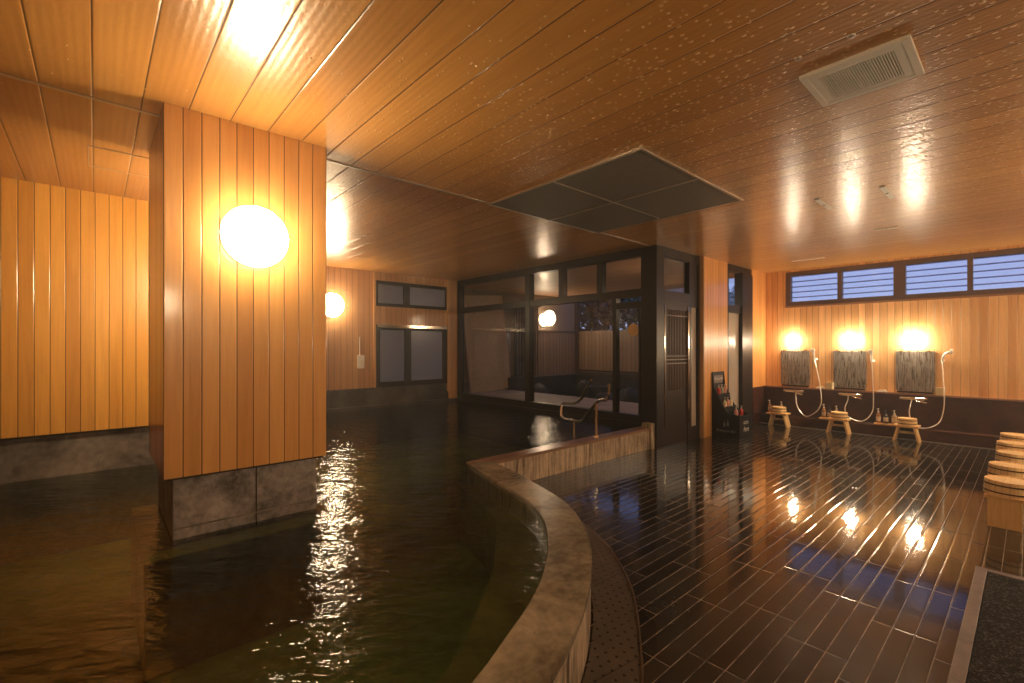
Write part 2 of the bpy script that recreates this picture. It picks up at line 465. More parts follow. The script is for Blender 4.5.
# curved rim
inner = [(2.493, 3.386), (2.375, 3.0), (2.30, 2.735), (2.20, 2.33), (2.03, 1.98), (1.79, 1.70), (1.535, 1.485), (1.31, 1.345), (1.10, 1.245), (.871, 1.143), (.45, .99), (-.2, .83), (-1.2, .73), (-3.0, .70)]
outer = [(2.66, 3.24), (2.60, 2.93), (2.50, 2.58), (2.34, 2.10), (2.13, 1.765), (1.88, 1.50), (1.63, 1.305), (1.43, 1.18), (1.245, 1.085), (1.034, .996), (.57, .80), (-.12, .61), (-1.2, .49), (-3.0, .46)]
cin = smoothline([(a, b, 0) for a, b in inner], 6); cin = [(a, b) for a, b, c in cin]
cout = smoothline([(a, b, 0) for a, b in outer], 6); cout = [(a, b) for a, b, c in cout]

# floor (everything that is not pool)
poly = [(XL, YB), (9.0, YB), (9.0, 3.35), (5.37, 3.35), (5.37, 3.26), (2.70, 3.26)] + [(x-.0, y) for x, y in cout[1:]]
m = MB(); m.prism(poly, -.06, 0)
bmesh.ops.triangulate(m.bm, faces=[f for f in m.bm.faces if len(f.verts) > 4])
struct(m.build('floor', M['floor']))
# ceiling, two runs of boards with a joint at y = 3.27
m = MB(); m.box(XL, YB, H, 9.0, 3.262, H+.08)
m.box(XL, 3.278, H, 5.52, 7.7, H+.08)
struct(m.build('ceiling', M['ceiling']))
m = MB(); m.box(XL, 3.258, H-.004, 8.8, 3.282, H+.03)
struct(m.build('trim_1', M['alu']))

# walls
def wallbox(name, mat, *b):
    return struct(MB().box(*b).build(name, mat))
w = sempty('wall_left')
MB().box(XL, 5.25, .60, 1.5, 5.37, H).build('cladding', M['left_wall'], w)
MB().box(XL, 5.29, PB, 1.46, 5.41, .60).build('stone_base', M['concrete'], w)
MB().box(XL, 5.245, .585, 1.5, 5.30, .60).build('bottom_trim', M['darkwood'], w)
w = sempty('wall_left_return')
MB().box(1.38, 5.372, .6, 1.5, 7.55, H).build('cladding', M['side_wall'], w)
MB().box(1.38, 5.412, PB, 1.46, 7.55, .6).build('stone_base', M['concrete'], w)

YK = 7.55
w = sempty('wall_back')
m = MB()
m.box(1.3, YK, .60, 3.60, YK+.12, H)               # left of the windows
m.box(3.60, YK, 2.46, 5.37, YK+.12, H)             # above
m.box(3.60, YK, 1.69, 5.12, YK+.12, 2.01)          # between windows and doors
m.box(5.12, YK, .3, 5.37, YK+.12, 2.46)
m.build('cladding', M['back_wall'], w)
m = MB(); m.box(1.3, YK+.02, PB, 5.60, YK+.14, .60); m.build('stone_base', M['base_back'], w)
MB().box(1.5, YK-.04, PB, 5.37, YK+.02, .30).build('water_ledge', M['base_back'], w)
m = MB(); m.box(3.565, YK-.03, .60, 3.60, YK+.01, H); m.build('trim_post', M['trimwood'], w)
m = MB(); m.box(5.08, YK-.03, .45, 5.12, YK+.01, H); m.build('trim_post', M['trimwood'], w)
# back upper windows
def window(name, axis, const, u0, u1, z0, z1, divs, fr=.05, dep=.07, frame=M['frame'], pane=M['glass'], grid=None):
    """divs: list of mullion centres with widths [(u, w)]"""
    root = sempty(name)
    def bx(mb, a, b, c, d, off0=-dep/2, off1=dep/2):
        if axis == 'x': mb.box(const+off0, a, c, const+off1, b, d)
        else: mb.box(a, const+off0, c, b, const+off1, d)
    m = MB(); bx(m, u0, u1, z0, z0+fr); bx(m, u0, u1, z1-fr, z1)
    bx(m, u0, u0+fr, z0+fr, z1-fr); bx(m, u1-fr, u1, z0+fr, z1-fr)
    for u, wd in divs: bx(m, u-wd/2, u+wd/2, z0+fr, z1-fr)
    m.build('frame', frame, root)
    cuts = [u0+fr] + [v for u, wd in divs for v in (u-wd/2, u+wd/2)] + [u1-fr]
    for a, b in zip(cuts[0::2], cuts[1::2]):
        m = MB(); bx(m, a-.008, b+.008, z0+fr-.008, z1-fr+.008, -.004, .004); m.build('pane', pane, root)
    return root
window('window_1', 'y', YK+.05, 3.60, 5.12, 2.01, 2.46, [(4.22, .12)], .06, pane=M['frosted'])
wd = window('window_2', 'y', YK+.03, 3.60, 5.08, .60, 1.69, [(4.235, .12)], .09, pane=M['frosted'])
MB().box(3.62, YK-.04, 1.64, 5.06, YK, 1.69).build('track', M['steel'], wd)

# glass wall x = 5.37
GX = 5.37
w = sempty('window_3', (0, 0, 0))
m = MB()
m.box(GX-.05, 3.40, 2.50, GX+.05, 7.55, 2.60)       # head
m.box(GX-.05, 3.40, 1.965, GX+.05, 7.55, 2.065)     # middle rail
m.box(GX-.06, 3.40, PB, GX+.06, 7.55, .30)          # sill in water
m.box(GX-.05, 3.40, .30, GX+.05, 7.55, .40)
m.box(GX-.06, 5.50, .40, GX+.06, 5.60, 2.50)        # main mullion
m.box(GX-.045, 4.76, 2.065, GX+.045, 4.86, 2.50)
m.box(GX-.045, 4.03, 2.065, GX+.045, 4.13, 2.50)
m.box(GX-.05, 7.45, .40, GX+.05, 7.55, 2.50)
m.box(GX-.04, 3.80, .40, GX+.04, 3.86, 1.965)       # door jamb
m.box(GX-.04, 3.40, 1.82, GX+.04, 3.80, 1.90)       # door head
m.box(GX-.04, 3.42, .40, GX+.04, 3.45, 1.82)
m.build('frame', M['frame'], w)
for a, b, c, d in [(5.60, 7.45, .40, 1.965), (3.86, 5.50, .40, 1.965), (5.60, 7.45, 2.065, 2.50), (4.86, 5.50, 2.065, 2.50), (4.13, 4.76, 2.065, 2.50), (3.40, 4.03, 2.065, 2.50)]:
    MB().box(GX-.004, a-.01, c-.01, GX+.004, b+.01, d+.01).build('pane', M['glass'], w)
MB().box(GX-.004, 3.44, .41, GX+.004, 3.81, 1.83).build('door_pane', M['glass'], w)
hm = MB(); hm.tube([(GX-.04, 3.74, .74), (GX-.09, 3.74, .76), (GX-.09, 3.74, 1.26), (GX-.04, 3.74, 1.28)], .009, 8)
hm.build('pull_bar', M['frame'], w, True)
MB().lathe([(.085, 0), (.085, .003)], (GX-.012, 3.545, 1.53), 28, 'X').build('door_disc', M['disc'], w)  # flat orange disc on the door pane
# corner post
m = MB(); m.box(5.31, 3.17, 0, 5.49, 3.40, H, .004); struct(m.build('trim_2', M['frame']))

# door wall y = 3.2
DY = 3.20
w = sempty('door_1')
m = MB()
m.box(5.49, DY-.03, 2.48, 6.50, DY+.07, H)
m.box(5.49, DY-.03, 1.90, 6.24, DY+.07, 2.04)       # header over the door
m.box(6.16, DY-.03, 2.04, 6.24, DY+.07, 2.48)
m.box(6.24, DY-.02, 1.86, 6.41, DY+.07, 2.48)
m.box(6.41, DY-.03, 0, 6.50, DY+.08, 2.48)          # right post
m.box(6.24, DY-.02, 0, 6.41, DY+.07, .18)
m.build('frame', M['darkwood'], w)
MB().box(5.50, DY+.01, 2.04, 6.16, DY+.02, 2.48).build('transom_pane', M['glass'], w)
MB().box(5.50, DY+.04, 2.04, 6.16, DY+.05, 2.48).build('transom_backing', simple('dim_transom_paper', (.16, .11, .08), .7), w)
# lattice door leaf
m = MB()
m.box(5.49, DY-.02, .0, 5.57, DY+.03, 1.90); m.box(6.13, DY-.02, .0, 6.24, DY+.03, 1.90)
m.box(5.57, DY-.02, 1.80, 6.13, DY+.03, 1.90); m.box(5.57, DY-.01, 0, 6.13, DY+.02, .72)
lf = m.build('door_leaf', M['darkwood'], w)
m = MB()
for i in range(13):
    x = 5.60+i*.042; m.box(x-.007, DY-.012, .72, x+.007, DY+.008, 1.80)
for z in (1.08, 1.13, 1.18, 1.72): m.box(5.57, DY-.016, z-.008, 6.13, DY-.002, z+.008)
m.build('lattice', simple('brown_lattice_wood', (.085, .045, .026), .55), w)
MB().box(5.57, DY+.014, .72, 6.13, DY+.022, 1.80).build('door_backing', simple('dim_screen_paper', (.09, .06, .04), .7), w)
MB().box(6.125, DY-.035, .25, 6.145, DY-.02, 1.86).build('edge_strip', M['steel'], w)
MB().box(5.50, DY-.035, .25, 5.51, DY-.02, 1.86).build('edge_strip', M['steel'], w)
MB().box(6.24, DY, .18, 6.41, DY+.02, 1.86).build('screen_panel', M['paper'], w)

# wall pieces between doors and shower corner
SY = 3.12
w = sempty('wall_right_end')
MB().box(6.50, SY, .0, 7.26, SY+.16, H).build('cladding', M['corner_wall'], w)
MB().box(8.21, SY, .62, 8.80, SY+.16, H).build('cladding', M['corner_wall'], w)
MB().box(8.21, SY-.02, 0, 8.80, SY+.14, .62).build('stone_base', M['apron'], w)
MB().box(6.46, SY-.01, .0, 6.50, SY+.16, H).build('corner_board', M['trimwood'], w)
w = sempty('door_2')
m = MB()
m.box(7.26, SY+.02, 2.50, 8.21, SY+.12, H); m.box(7.31, SY+.02, 1.84, 7.80, SY+.12, 1.96)
m.box(7.26, SY+.0, 0, 7.31, SY+.12, 2.5); m.box(7.80, SY-.01, 0, 8.21, SY+.12, 2.5)
m.box(7.31, SY+.02, 0, 7.80, SY+.1, .1)
m.build('frame', M['frame'], w)
MB().box(7.30, SY+.05, 1.95, 7.81, SY+.06, 2.51).build('transom_pane', M['glass'], w)
MB().box(7.30, SY+.05, .1, 7.81, SY+.07, 1.85).build('screen_panel', M['paper'], w)

# shower wall
SX = 8.80
w = sempty('wall_right')
m = MB(); m.box(SX, YB, .62, SX+.12, 3.28, 1.995); m.box(SX, YB, 2.57, SX+.12, 3.28, H); m.box(SX, 2.80, 1.995, SX+.12, 3.28, 2.57)
m.build('cladding', M['shower_wall'], w)
MB().box(SX-.10, YB, 0, SX+.10, 3.10, .61).build('stone_apron', M['apron'], w)
MB().box(SX-.115, YB, .61, SX+.0, 3.12, .63).build('ledge', simple('reddish_ledge_stone', (.28, .14, .09), .22), w)  # ledge colour lightened to stand in for the highlight along it
MB().box(SX-.28, YB, 0, SX-.10, 3.10, .152).build('low_step', M['apron'], w)
MB().box(SX-.285, YB, .152, SX-.10, 3.10, .16).build('step_edge', simple('reddish_step_stone', (.12, .05, .03), .25), w)
MB().box(SX-.36, YB, .0, SX-.28, 3.12, .006).build('floor_edge', M['grey_stone'], w)
# clerestory windows
divs = []
y = 2.024
w = window('window_4', 'x', SX+.04, -1.0, 2.79, 1.995, 2.57, [(-.89+.77-.15, .05), (.545, .055), (1.286, .137), (2.022, .06)][::1], .07, .09, M['frame_brown'])
m = MB()
for i in range(7):
    z = 2.06+i*.09
    m.box(SX+.16, -1.1, z, SX+.2, 3.1, z+.003, rot=Matrix.Rotation(math.radians(20), 3, 'Y'))
m.build('louvre_blades', M['louvre'], w)
MB().box(SX-.03, -1.0, 1.965, SX+.02, 2.80, 1.995).build('sill', simple('brown_sill', (.3, .15, .07), .3), w)

# walls behind the camera
w = wallbox('wall_behind', M['left_wall'], XL, YB-.12, 0, 9.0, YB, H)
w = wallbox('wall_far_left', plank('far_left_boards', 'y', .09, 0, (.52, .225, .035), (.82, .42, .08), (20, 20, 1.2), rough=.35), XL-.12, YB, PB, XL, 5.4, H)

# ---------------------------------------------------------------- bath
w = sempty('bath_basin')
m = MB(); m.box(XL, .4, PB-.06, 5.43, 7.6, PB); m.build('basin_floor', M['pool'], w)
# submerged bench following the rim
bin_ = [(2.40, 3.42), (2.27, 2.98), (2.165, 2.65), (2.06, 2.46), (1.90, 2.27), (1.61, 1.954), (1.317, 1.708), (1.02, 1.49), (.6, 1.33), (-.2, 1.25), (-1.2, 1.15), (-3, 1.12)]
bo_ = [(2.66, 3.30), (2.55, 3.0), (2.45, 2.7), (2.36, 2.33), (2.18, 1.98), (1.9, 1.63), (1.55, 1.40), (1.2, 1.2), (.65, .98), (-.2, .76), (-1.2, .64), (-3, .60)]
sa = [(a, b) for a, b, c in smoothline([(a, b, 0) for a, b in bin_], 5)]
sb = [(a, b) for a, b, c in smoothline([(a, b, 0) for a, b in bo_], 5)]
MB().strip(sa, sb, PB, .08).build('underwater_bench', M['bench'], w)
MB().box(2.52, 3.34, PB, 5.31, 3.75, -.03).build('underwater_bench', M['bench'], w)
# rim: segments of stone, curved
r = thing('stone_kerb', 'curved stone rim dividing the bath from the dark plank floor', 'kerb')
n = len(cin)
m = MB(); m.strip(cin, cout, PB, RT-.028); m.build('rim_wall', M['rimside'], r)
def shift(A, B, d):      # cap slightly proud of the wall on both sides
    o1, o2 = [], []
    for (a, b), (c, e) in zip(A, B):
        v = Vector((c-a, e-b)).normalized()*d
        o1.append((a-v.x, b-v.y)); o2.append((c+v.x, e+v.y))
    return o1, o2
ci, co = shift(cin, cout, .006)
cuts = [0, 15, 37, 57, n-1]
for a, b in zip(cuts, cuts[1:]):
    A = ci[a:b+1]; B = co[a:b+1]
    A2 = list(A); B2 = list(B)
    if a: # leave a hairline joint
        A2[0] = tuple(Vector(A[0]).lerp(Vector(A[1]), .03)); B2[0] = tuple(Vector(B[0]).lerp(Vector(B[1]), .03))
    MB().strip(A2, B2, RT-.03, RT).build('capstone', M['rim'], r)
m = MB(); m.prism([(2.66, 3.24), (5.31, 3.24), (5.31, 3.385), (2.50, 3.385)], PB, RT-.028); m.build('rim_wall', M['rimside'], r)
m = MB(); m.prism([(2.668, 3.235), (5.31, 3.235), (5.31, 3.39), (2.50, 3.39)], RT-.03, RT+.001); m.build('capstone', simple('reddish_capstone', (.2, .11, .07), .28, nscale=5, namt=.3), r)
MB().box(5.24, 3.20, 0, 5.34, 3.34, RT+.06, .006).build('end_block', M['rimside'], r)

# water
wp = [(XL, .72)] + [(x, y) for x, y in cin[::-1]][1:] + [(2.50, 3.385), (5.31, 3.385), (5.31, 7.53), (1.46, 7.53), (1.46, 5.30), (XL, 5.30)]
m = MB()
vs = [m.bm.verts.new((x, y, WL)) for x, y in wp]
m.bm.faces.new(vs); bmesh.ops.triangulate(m.bm, faces=m.bm.faces[:])
o = m.build('bath_water', M['water'])
tag(o, 'dark green rippled hot spring water filling the bath around the pillar', 'water', kind='stuff')

# drain channel
dra = [(2.70, 2.30), (2.56, 1.98), (2.41, 1.742), (2.172, 1.464), (1.976, 1.292), (1.735, 1.115), (1.573, 1.006), (1.30, .87), (.9, .72), (.3, .52), (-.6, .36), (-2.9, .25)]
dri = [(2.44, 2.32), (2.33, 2.03), (2.16, 1.75), (1.92, 1.48), (1.66, 1.28), (1.45, 1.15), (1.27, 1.06), (1.06, .97), (.68, .82), (.15, .65), (-.6, .53), (-2.9, .44)]
dra = [(a, b) for a, b, c in smoothline([(a, b, 0) for a, b in dra], 5)]
dri = [(a, b) for a, b, c in smoothline([(a, b, 0) for a, b in dri], 5)]
t_ = thing('drain_channel', 'curved perforated drain cover running along the foot of the bath rim', 'drain')
nn = len(dra); cuts = [0, 13, 26, 38, nn-1]
dri2 = [tuple(Vector(a).lerp(Vector(b), -.16)) for a, b in zip(dri, dra)]
for a, b in zip(cuts, cuts[1:]):
    A = dri2[a:b+1]; B = dra[a:b+1]
    if a:
        A[0] = tuple(Vector(A[0]).lerp(Vector(A[1]), .08)); B[0] = tuple(Vector(B[0]).lerp(Vector(B[1]), .08))
    MB().strip(A, B, .001, .007).build('perforated_plate', M['drain'], t_)
e1 = [tuple(Vector(b)+(Vector(b)-Vector(a)).normalized()*.012) for a, b in zip(dri, dra)]
MB().strip(dra, e1, .0, .012).build('edge_strip', simple('dark_edge_strip', (.12, .085, .06), .3), t_)

# ---------------------------------------------------------------- pillar
PX0, PX1, PY0, PY1 = .27, 1.125, 3.07, 3.94
p = thing('pillar', 'square pillar clad in vertical cypress boards standing in the bath', 'pillar', (0, 0, 0))
m = MB()
m.box(PX0, PY0, .594, PX1, PY0+.03, H-.002); m.box(PX0, PY1-.03, .594, PX1, PY1, H-.002)
m.build('board_cladding', M['pillar_front'], p)
m = MB(); m.box(PX0+.001, PY0+.03, .594, PX0+.03, PY1-.03, H-.002); m.box(PX1-.03, PY0+.03, .594, PX1-.001, PY1-.03, H-.002)
m.build('board_cladding', M['pillar_side'], p)
MB().box(PX0+.02, PY0+.02, .58, PX1-.02, PY1-.02, .60).build('base_trim', M['darkwood'], p)
MB().box(PX0+.045, PY0+.05, WL-.04, PX1-.045, PY1-.05, .585, .004).build('stone_base', M['base_dark'], p)
MB().box(.722, PY0+.046, WL-.02, .728, PY0+.052, .585).build('joint', M['darkwood'], p)
MB().box(PX0+.043, PY0+.044, .30, PX1-.043, PY0+.052, .308).build('lime_line', M['concrete'], p)
MB().box(.18, 2.96, PB, 1.22, 4.05, WL-.03, .01).build('plinth', M['bench'], p)
m = MB(); m.box(.17, 2.945, .19, 1.1, 2.965, WL-.02)

# ---------------------------------------------------------------- lamps
def wall_lamp(name, label, loc, d, r, dep, mat, cat='wall lamp', group=None):
    """dome lamp on a wall; d = outward direction ('-y','+y','-x')"""
    rg = .045 if r > .12 else .016
    ax = 'Y' if 'y' in d else 'X'; sg = -1 if d[0] == '-' else 1
    t = thing(name, label, cat, loc, 0, group)
    MB().lathe([(r*.96, 0), (r*.98, sg*rg)], (0, 0, 0), 40, ax).build('base_ring', M['white'], t, True)
    prof = [(r, sg*rg)]
    for k in range(1, 12):
        a = k/12*PI/2
        prof.append((r*math.cos(a), sg*(rg+dep*math.sin(a))))
    prof.append((.002, sg*(rg+dep)))
    MB().lathe(prof, (0, 0, 0), 40, ax).build('glass_shade', mat, t, True)
    return t
wall_lamp('wall_lamp', 'large glowing round lamp on the board-clad front of the pillar', (.70, PY0, 1.945), '-y', .178, .085, M['lamp'])
wall_lamp('wall_lamp', 'round lamp on the hidden rear face of the pillar facing the left wall', (.70, PY1, 1.945), '+y', .178, .085, M['lamp'])
wall_lamp('wall_lamp', 'glowing lamp on the rear wall, half hidden behind the pillar edge', (2.84, YK, 1.975), '-y', .19, .1, M['lamp_back'])
wall_lamp('wall_lamp', 'round lamp lit on the terrace wall seen through the glass', (8.38, 8.2, 1.98), '-y', .15, .1, M['lamp_out'])
wall_lamp('wall_lamp', 'round lamp on the wall behind the camera near the bath', (.70, YB, 1.945), '+y', .178, .085, M['lamp'])
wall_lamp('wall_lamp', 'round lamp on the wall behind the camera near the shower floor', (5.2, YB, 1.945), '+y', .19, .1, M['lamp_rear'])
wall_lamp('added_terrace_lamp', 'added unseen round lamp on the terrace side of the lattice door wall', (6.88, 3.29, 2.0), '+y', .14, .1, M['lamp_out'])  # hidden lamp, added to brighten the terrace, board and fence
for yy, lab in ((-.55, 'nearest the frame edge'), (-1.35, 'farthest from the corner')):
    wall_lamp('vanity_lamp', 'round lamp on the shower wall past the tub row, '+lab, (SX, yy, 1.40), '-x', .08, .11, M['lamp_shower'], 'wall lamp')
CS = [2.65, 1.89, 1.11]
PLACE = ['beside the corner display stand, farthest from the tubs', 'in the middle of the three washing places', 'nearest the row of stools with tubs at the right']
for i, (yy, rr) in enumerate([(2.68, .052), (1.87, .068), (1.12, .072)]):
    lab = ['round lamp glowing above the mirror nearest the corner', 'round lamp glowing above the middle of the three mirrors', 'round lamp glowing above the rightmost mirror'][i]
    wall_lamp('vanity_lamp', lab, (SX, yy, 1.40), '-x', rr, .11, M['lamp_shower'], 'wall lamp', 'lamps above the mirrors')

# ---------------------------------------------------------------- ceiling things
t = thing('ceiling_vent', 'cream slatted air vent in the ceiling at upper right', 'air vent', (2.71, .537, H))
m = MB(); X, Y = .195, .205
m.box(-X, -Y, -.018, X, -Y+.03, 0, .003); m.box(-X, Y-.03, -.018, X, Y, 0, .003); m.box(-X, -Y+.03, -.018, -X+.03, Y-.03, 0); m.box(X-.03, -Y+.03, -.018, X, Y-.03, 0)
m.build('frame', M['vent'], t)
MB().box(-X+.03, -Y+.03, -.004, X-.03, Y-.03, 0).build('backing', M['ventdark'], t)
m = MB()
m.box(-X+.03, -Y+.03, -.016, X-.03, -Y+.065, -.006); m.box(-X+.03, Y-.065, -.016, X-.03, Y-.03, -.006)
m.box(-X+.03, -Y+.03, -.0155, -X+.06, Y-.03, -.006); m.box(X-.06, -Y+.03, -.0155, X-.03, Y-.03, -.006)
m.build('inner_panel', M['vent'], t)
m = MB()
for i in range(28):
    y = -Y+.07+i*(.27/27)
    m.box(-X+.055, y-.003, -.015, X-.055, y+.003, -.005)
m.build('slats', M['vent'], t)
t = thing('ceiling_panel', 'square grey access panel of four boards set in the wooden ceiling', 'ceiling panel', (3.45, 2.49, H))
m = MB(); h = .80
m.box(-h, -h, -.012, h, -h+.018, 0); m.box(-h, h-.018, -.012, h, h, 0); m.box(-h, -h+.018, -.012, -h+.018, h-.018, 0); m.box(h-.018, -h+.018, -.012, h, h-.018, 0)
m.box(-.008, -h+.018, -.012, .008, h-.018, 0); m.box(-h+.018, -.008, -.011, -.008, .008, 0); m.box(.008, -.008, -.011, h-.018, .008, 0)
m.build('frame', M['alu'], t)
for a in (-1, 1):
    for b in (-1, 1):
        x0, x1 = sorted((a*.008, a*(h-.018))); y0, y1 = sorted((b*.008, b*(h-.018)))
        MB().box(x0, y0, -.007, x1, y1, 0).build('board', M['board'], t)
def hatch(x0, y0, x1, y1, lab):
    t = thing('ceiling_hatch', lab, 'ceiling hatch', ((x0+x1)/2, (y0+y1)/2, H))
    a, b = (x1-x0)/2, (y1-y0)/2; m = MB(); q = .006
    m.box(-a, -b, -.005, a, -b+q, 0); m.box(-a, b-q, -.005, a, b, 0); m.box(-a, -b+q, -.005, -a+q, b-q, 0); m.box(a-q, -b+q, -.005, a, b-q, 0)
    m.build('frame', M['alu'], t)
    MB().box(-a+q, -b+q, -.002, a-q, b-q, 0).build('cover', M['ceiling'], t)
hatch(-.036, 4.05, .42, 4.50, 'square wooden ceiling hatch by the left wall behind the pillar')
def strip_(x, y, L, rz, lab):
    t = thing('ceiling_plate', lab, 'ceiling plate', (x, y, H), rz)
    MB().box(-L/2, -.02, -.012, L/2, .02, 0, .004).build('cover', M['vent'], t)
    MB().lathe([(.011, 0), (.009, -.008)], (0, 0, -.012), 14).build('screw_cap', M['alu'], t, True)
strip_(4.92, 1.25, .42, 0, 'pale strip on the ceiling between the middle lamp glints')
strip_(4.94, .80, .42, 0, 'pale strip on the ceiling at right, nearer the vent')
strip_(7.84, 2.2, .42, PI/2, 'pale strip on the ceiling over the corner end of the windows')
strip_(6.44, 1.05, .2, PI/2, 'short pale strip on the ceiling over the rightmost mirror')
for x, y, lab in [(2.354, .698, 'small metal cap in the ceiling beside the vent, farther from the frame corner'), (2.35, .50, 'small metal cap in the ceiling above the vent top edge')]:
    o = MB().lathe([(.016, 0), (.014, -.006), (.004, -.01)], (0, 0, 0), 20).build('ceiling_sprinkler', M['alu'], None, True, (x, y, H)); tag(o, lab, 'sprinkler')

# ---------------------------------------------------------------- handrail
B = [(4.163, 3.061, .898), (4.167, 3.071, .78), (4.176, 3.09, .735), (4.20, 3.14, .712), (4.249, 3.248, .701), (4.285, 3.325, .665), (4.374, 3.521, .513), (4.419, 3.619, .42), (4.46, 3.71, .380), (4.52, 3.83, .362), (4.644, 4.107, .338), (4.685, 4.197, .348), (4.712, 4.255, .39)]
A = [(4.714, 4.259, .515), (4.690, 4.207, .540), (4.62, 4.05, .560), (4.56, 3.92, .575), (4.50, 3.80, .61), (4.46, 3.70, .67), (4.39, 3.56, .83), (4.35, 3.47, .91)]
A = [(x+.02, y, z) for x, y, z in A]
t = thing('handrail', 'bent steel handrail rising from the water beside the bath rim', 'handrail')
MB().tube(B+[(4.722, 4.262, .45)]+A, .017, 12).build('bent_tube', M['steel'], t, True)
MB().tube([(4.285, 3.330, RT), (4.285, 3.330, .66)], .015, 12).build('post', M['steel'], t, True)
MB().lathe([(.035, 0), (.03, .012)], (4.285, 3.330, RT+.001), 20).build('foot_flange', M['steel'], t, True)
MB().tube([(4.539, 3.879, -.03), (4.539, 3.879, .36)], .015, 12).build('post', M['steel'], t, True)

# switch box on back wall
t = thing('switch_box', 'pale switch box with a conduit above it on the rear wall', 'switch box', (3.33, YK, 1.05))
MB().box(-.055, -.05, -.11, .055, 0, .11, .006).build('housing', M['white'], t)
MB().tube([(-.015, -.015, .11), (-.015, -.015, .42)], .008, 8).build('conduit', M['white'], t)
MB().box(-.018, -.056, -.03, .018, -.05, .03).build('rocker', M['vent'], t)

# ---------------------------------------------------------------- washing places
def mk_mirror(loc, lab):
    t = thing('mirror', lab, 'mirror', loc, 0, 'misted mirrors on the shower wall')
    MB().box(-.018, -.215, 0, -.006, .215, .575, .002).build('mirror_glass', M['mirror'], t)
    MB().box(-.03, -.2, -.03, -.002, .2, -.004, .003).build('bottom_rail', M['darkwood'], t)
    for yy in (-.15, .15):
        MB().box(-.024, yy-.012, .565, -.004, yy+.012, .585).build('clip', M['chrome'], t)
    return t
m0 = mk_mirror((SX, CS[0], .665), 'misted square mirror nearest the corner, half in pale reflection')
dup(m0, (SX, CS[1], .665), 'misted square mirror in the middle of the three')
dup(m0, (SX, CS[2], .665), 'water-streaked square mirror, rightmost of the three')

HX = -.18
def mk_shower(c, lab, hosepts, grp='shower taps with hoses', headdir=0):
    t = thing('shower_tap', lab, 'shower', (SX-.10, c, .565), 0, grp)
    MB().tube([(-.05, -.12, 0), (-.05, -.06, 0), (-.05, .0, 0), (-.05, .12, 0)], .022, 14).build('mixer_body', M['chrome'], t, True)
    for q in (-.06, .07): MB().tube([(0, q, 0), (-.05, q, 0)], .014).build('inlet', M['chrome'], t, True)
    MB().tube([(-.05, -.12, 0), (-.05, -.15, 0)], [.024, .021], 14).build('dial', M['chrome'], t, True)
    MB().tube([(-.05, .12, 0), (-.05, .15, 0)], [.024, .021], 14).build('dial', M['chrome'], t, True)
    MB().tube([(-.05, -.02, -.01), (-.10, -.06, -.03), (-.14, -.12, -.035), (-.16, -.16, -.04)], [.013, .012, .011, .013], 10).build('spout', M['chrome'], t, True)
    hp = smoothline(hosepts, 6)
    MB().tube(hp, .007, 8).build('hose', M['hose'], t, True)
    e = Vector(hosepts[-1])
    # hand set: handle rises and bends to the head
    if headdir == 0: pts = [e, e+Vector((-.02, 0, .06)), e+Vector((-.05, 0, .12)), e+Vector((-.09, 0, .155))]; hd = Vector((-.10, 0, .155))
    else: pts = [e, e+Vector((-.01, -.005, .06)), e+Vector((-.03, -.03, .11)), e+Vector((-.06, -.08, .14))]; hd = Vector((-.07, -.1, .145))
    MB().tube(pts, [.012, .013, .014, .016], 12).build('hand_shower', M['white'], t, True)
    q = e+hd
    MB().lathe([(.012, .02), (.03, .012), (.034, -.004), (.03, -.012)], tuple(q), 20, 'X' if headdir == 0 else 'Y').build('shower_head', M['white'], t, True)
    MB().box(e.x-.0, e.y-.016, e.z-.0, .10, e.y+.016, e.z+.03, .003).build('wall_holder', M['white'], t)
    return t
def rel(c, pts): return [(x-(SX-.10), y-c, z-.565) for x, y, z in pts]
h1 = [(8.65, 2.60, .55), (8.62, 2.588, .492), (8.56, 2.558, .363), (8.53, 2.507, .263), (8.49, 2.407, .19), (8.51, 2.309, .235), (8.55, 2.239, .328), (8.60, 2.22, .472), (8.66, 2.27, .772), (8.68, 2.337, 1.09)]
h2 = [(8.65, 1.88, .55), (8.62, 1.875, .486), (8.56, 1.90, .36), (8.53, 1.86, .25), (8.50, 1.719, .19), (8.52, 1.622, .232), (8.57, 1.562, .35), (8.60, 1.556, .514), (8.66, 1.575, .809), (8.68, 1.590, 1.076)]
h3 = [(8.65, 1.127, .55), (8.63, 1.143, .462), (8.6, 1.149, .376), (8.54, 1.12, .26), (8.48, 1.05, .19), (8.49, .94, .19), (8.55, .83, .272), (8.60, .79, .441), (8.63, .785, .646), (8.67, .80, .85), (8.68, .812, 1.095)]
mk_shower(CS[0]-.02, 'chrome shower tap with looping hose at the washing place nearest the corner', rel(CS[0]-.02, h1))
mk_shower(CS[1]-.04, 'chrome shower tap with looping hose at the middle washing place', rel(CS[1]-.04, h2))
mk_shower(CS[2], 'chrome shower tap at the rightmost washing place, its head turned sideways', rel(CS[2], h3), headdir=1)

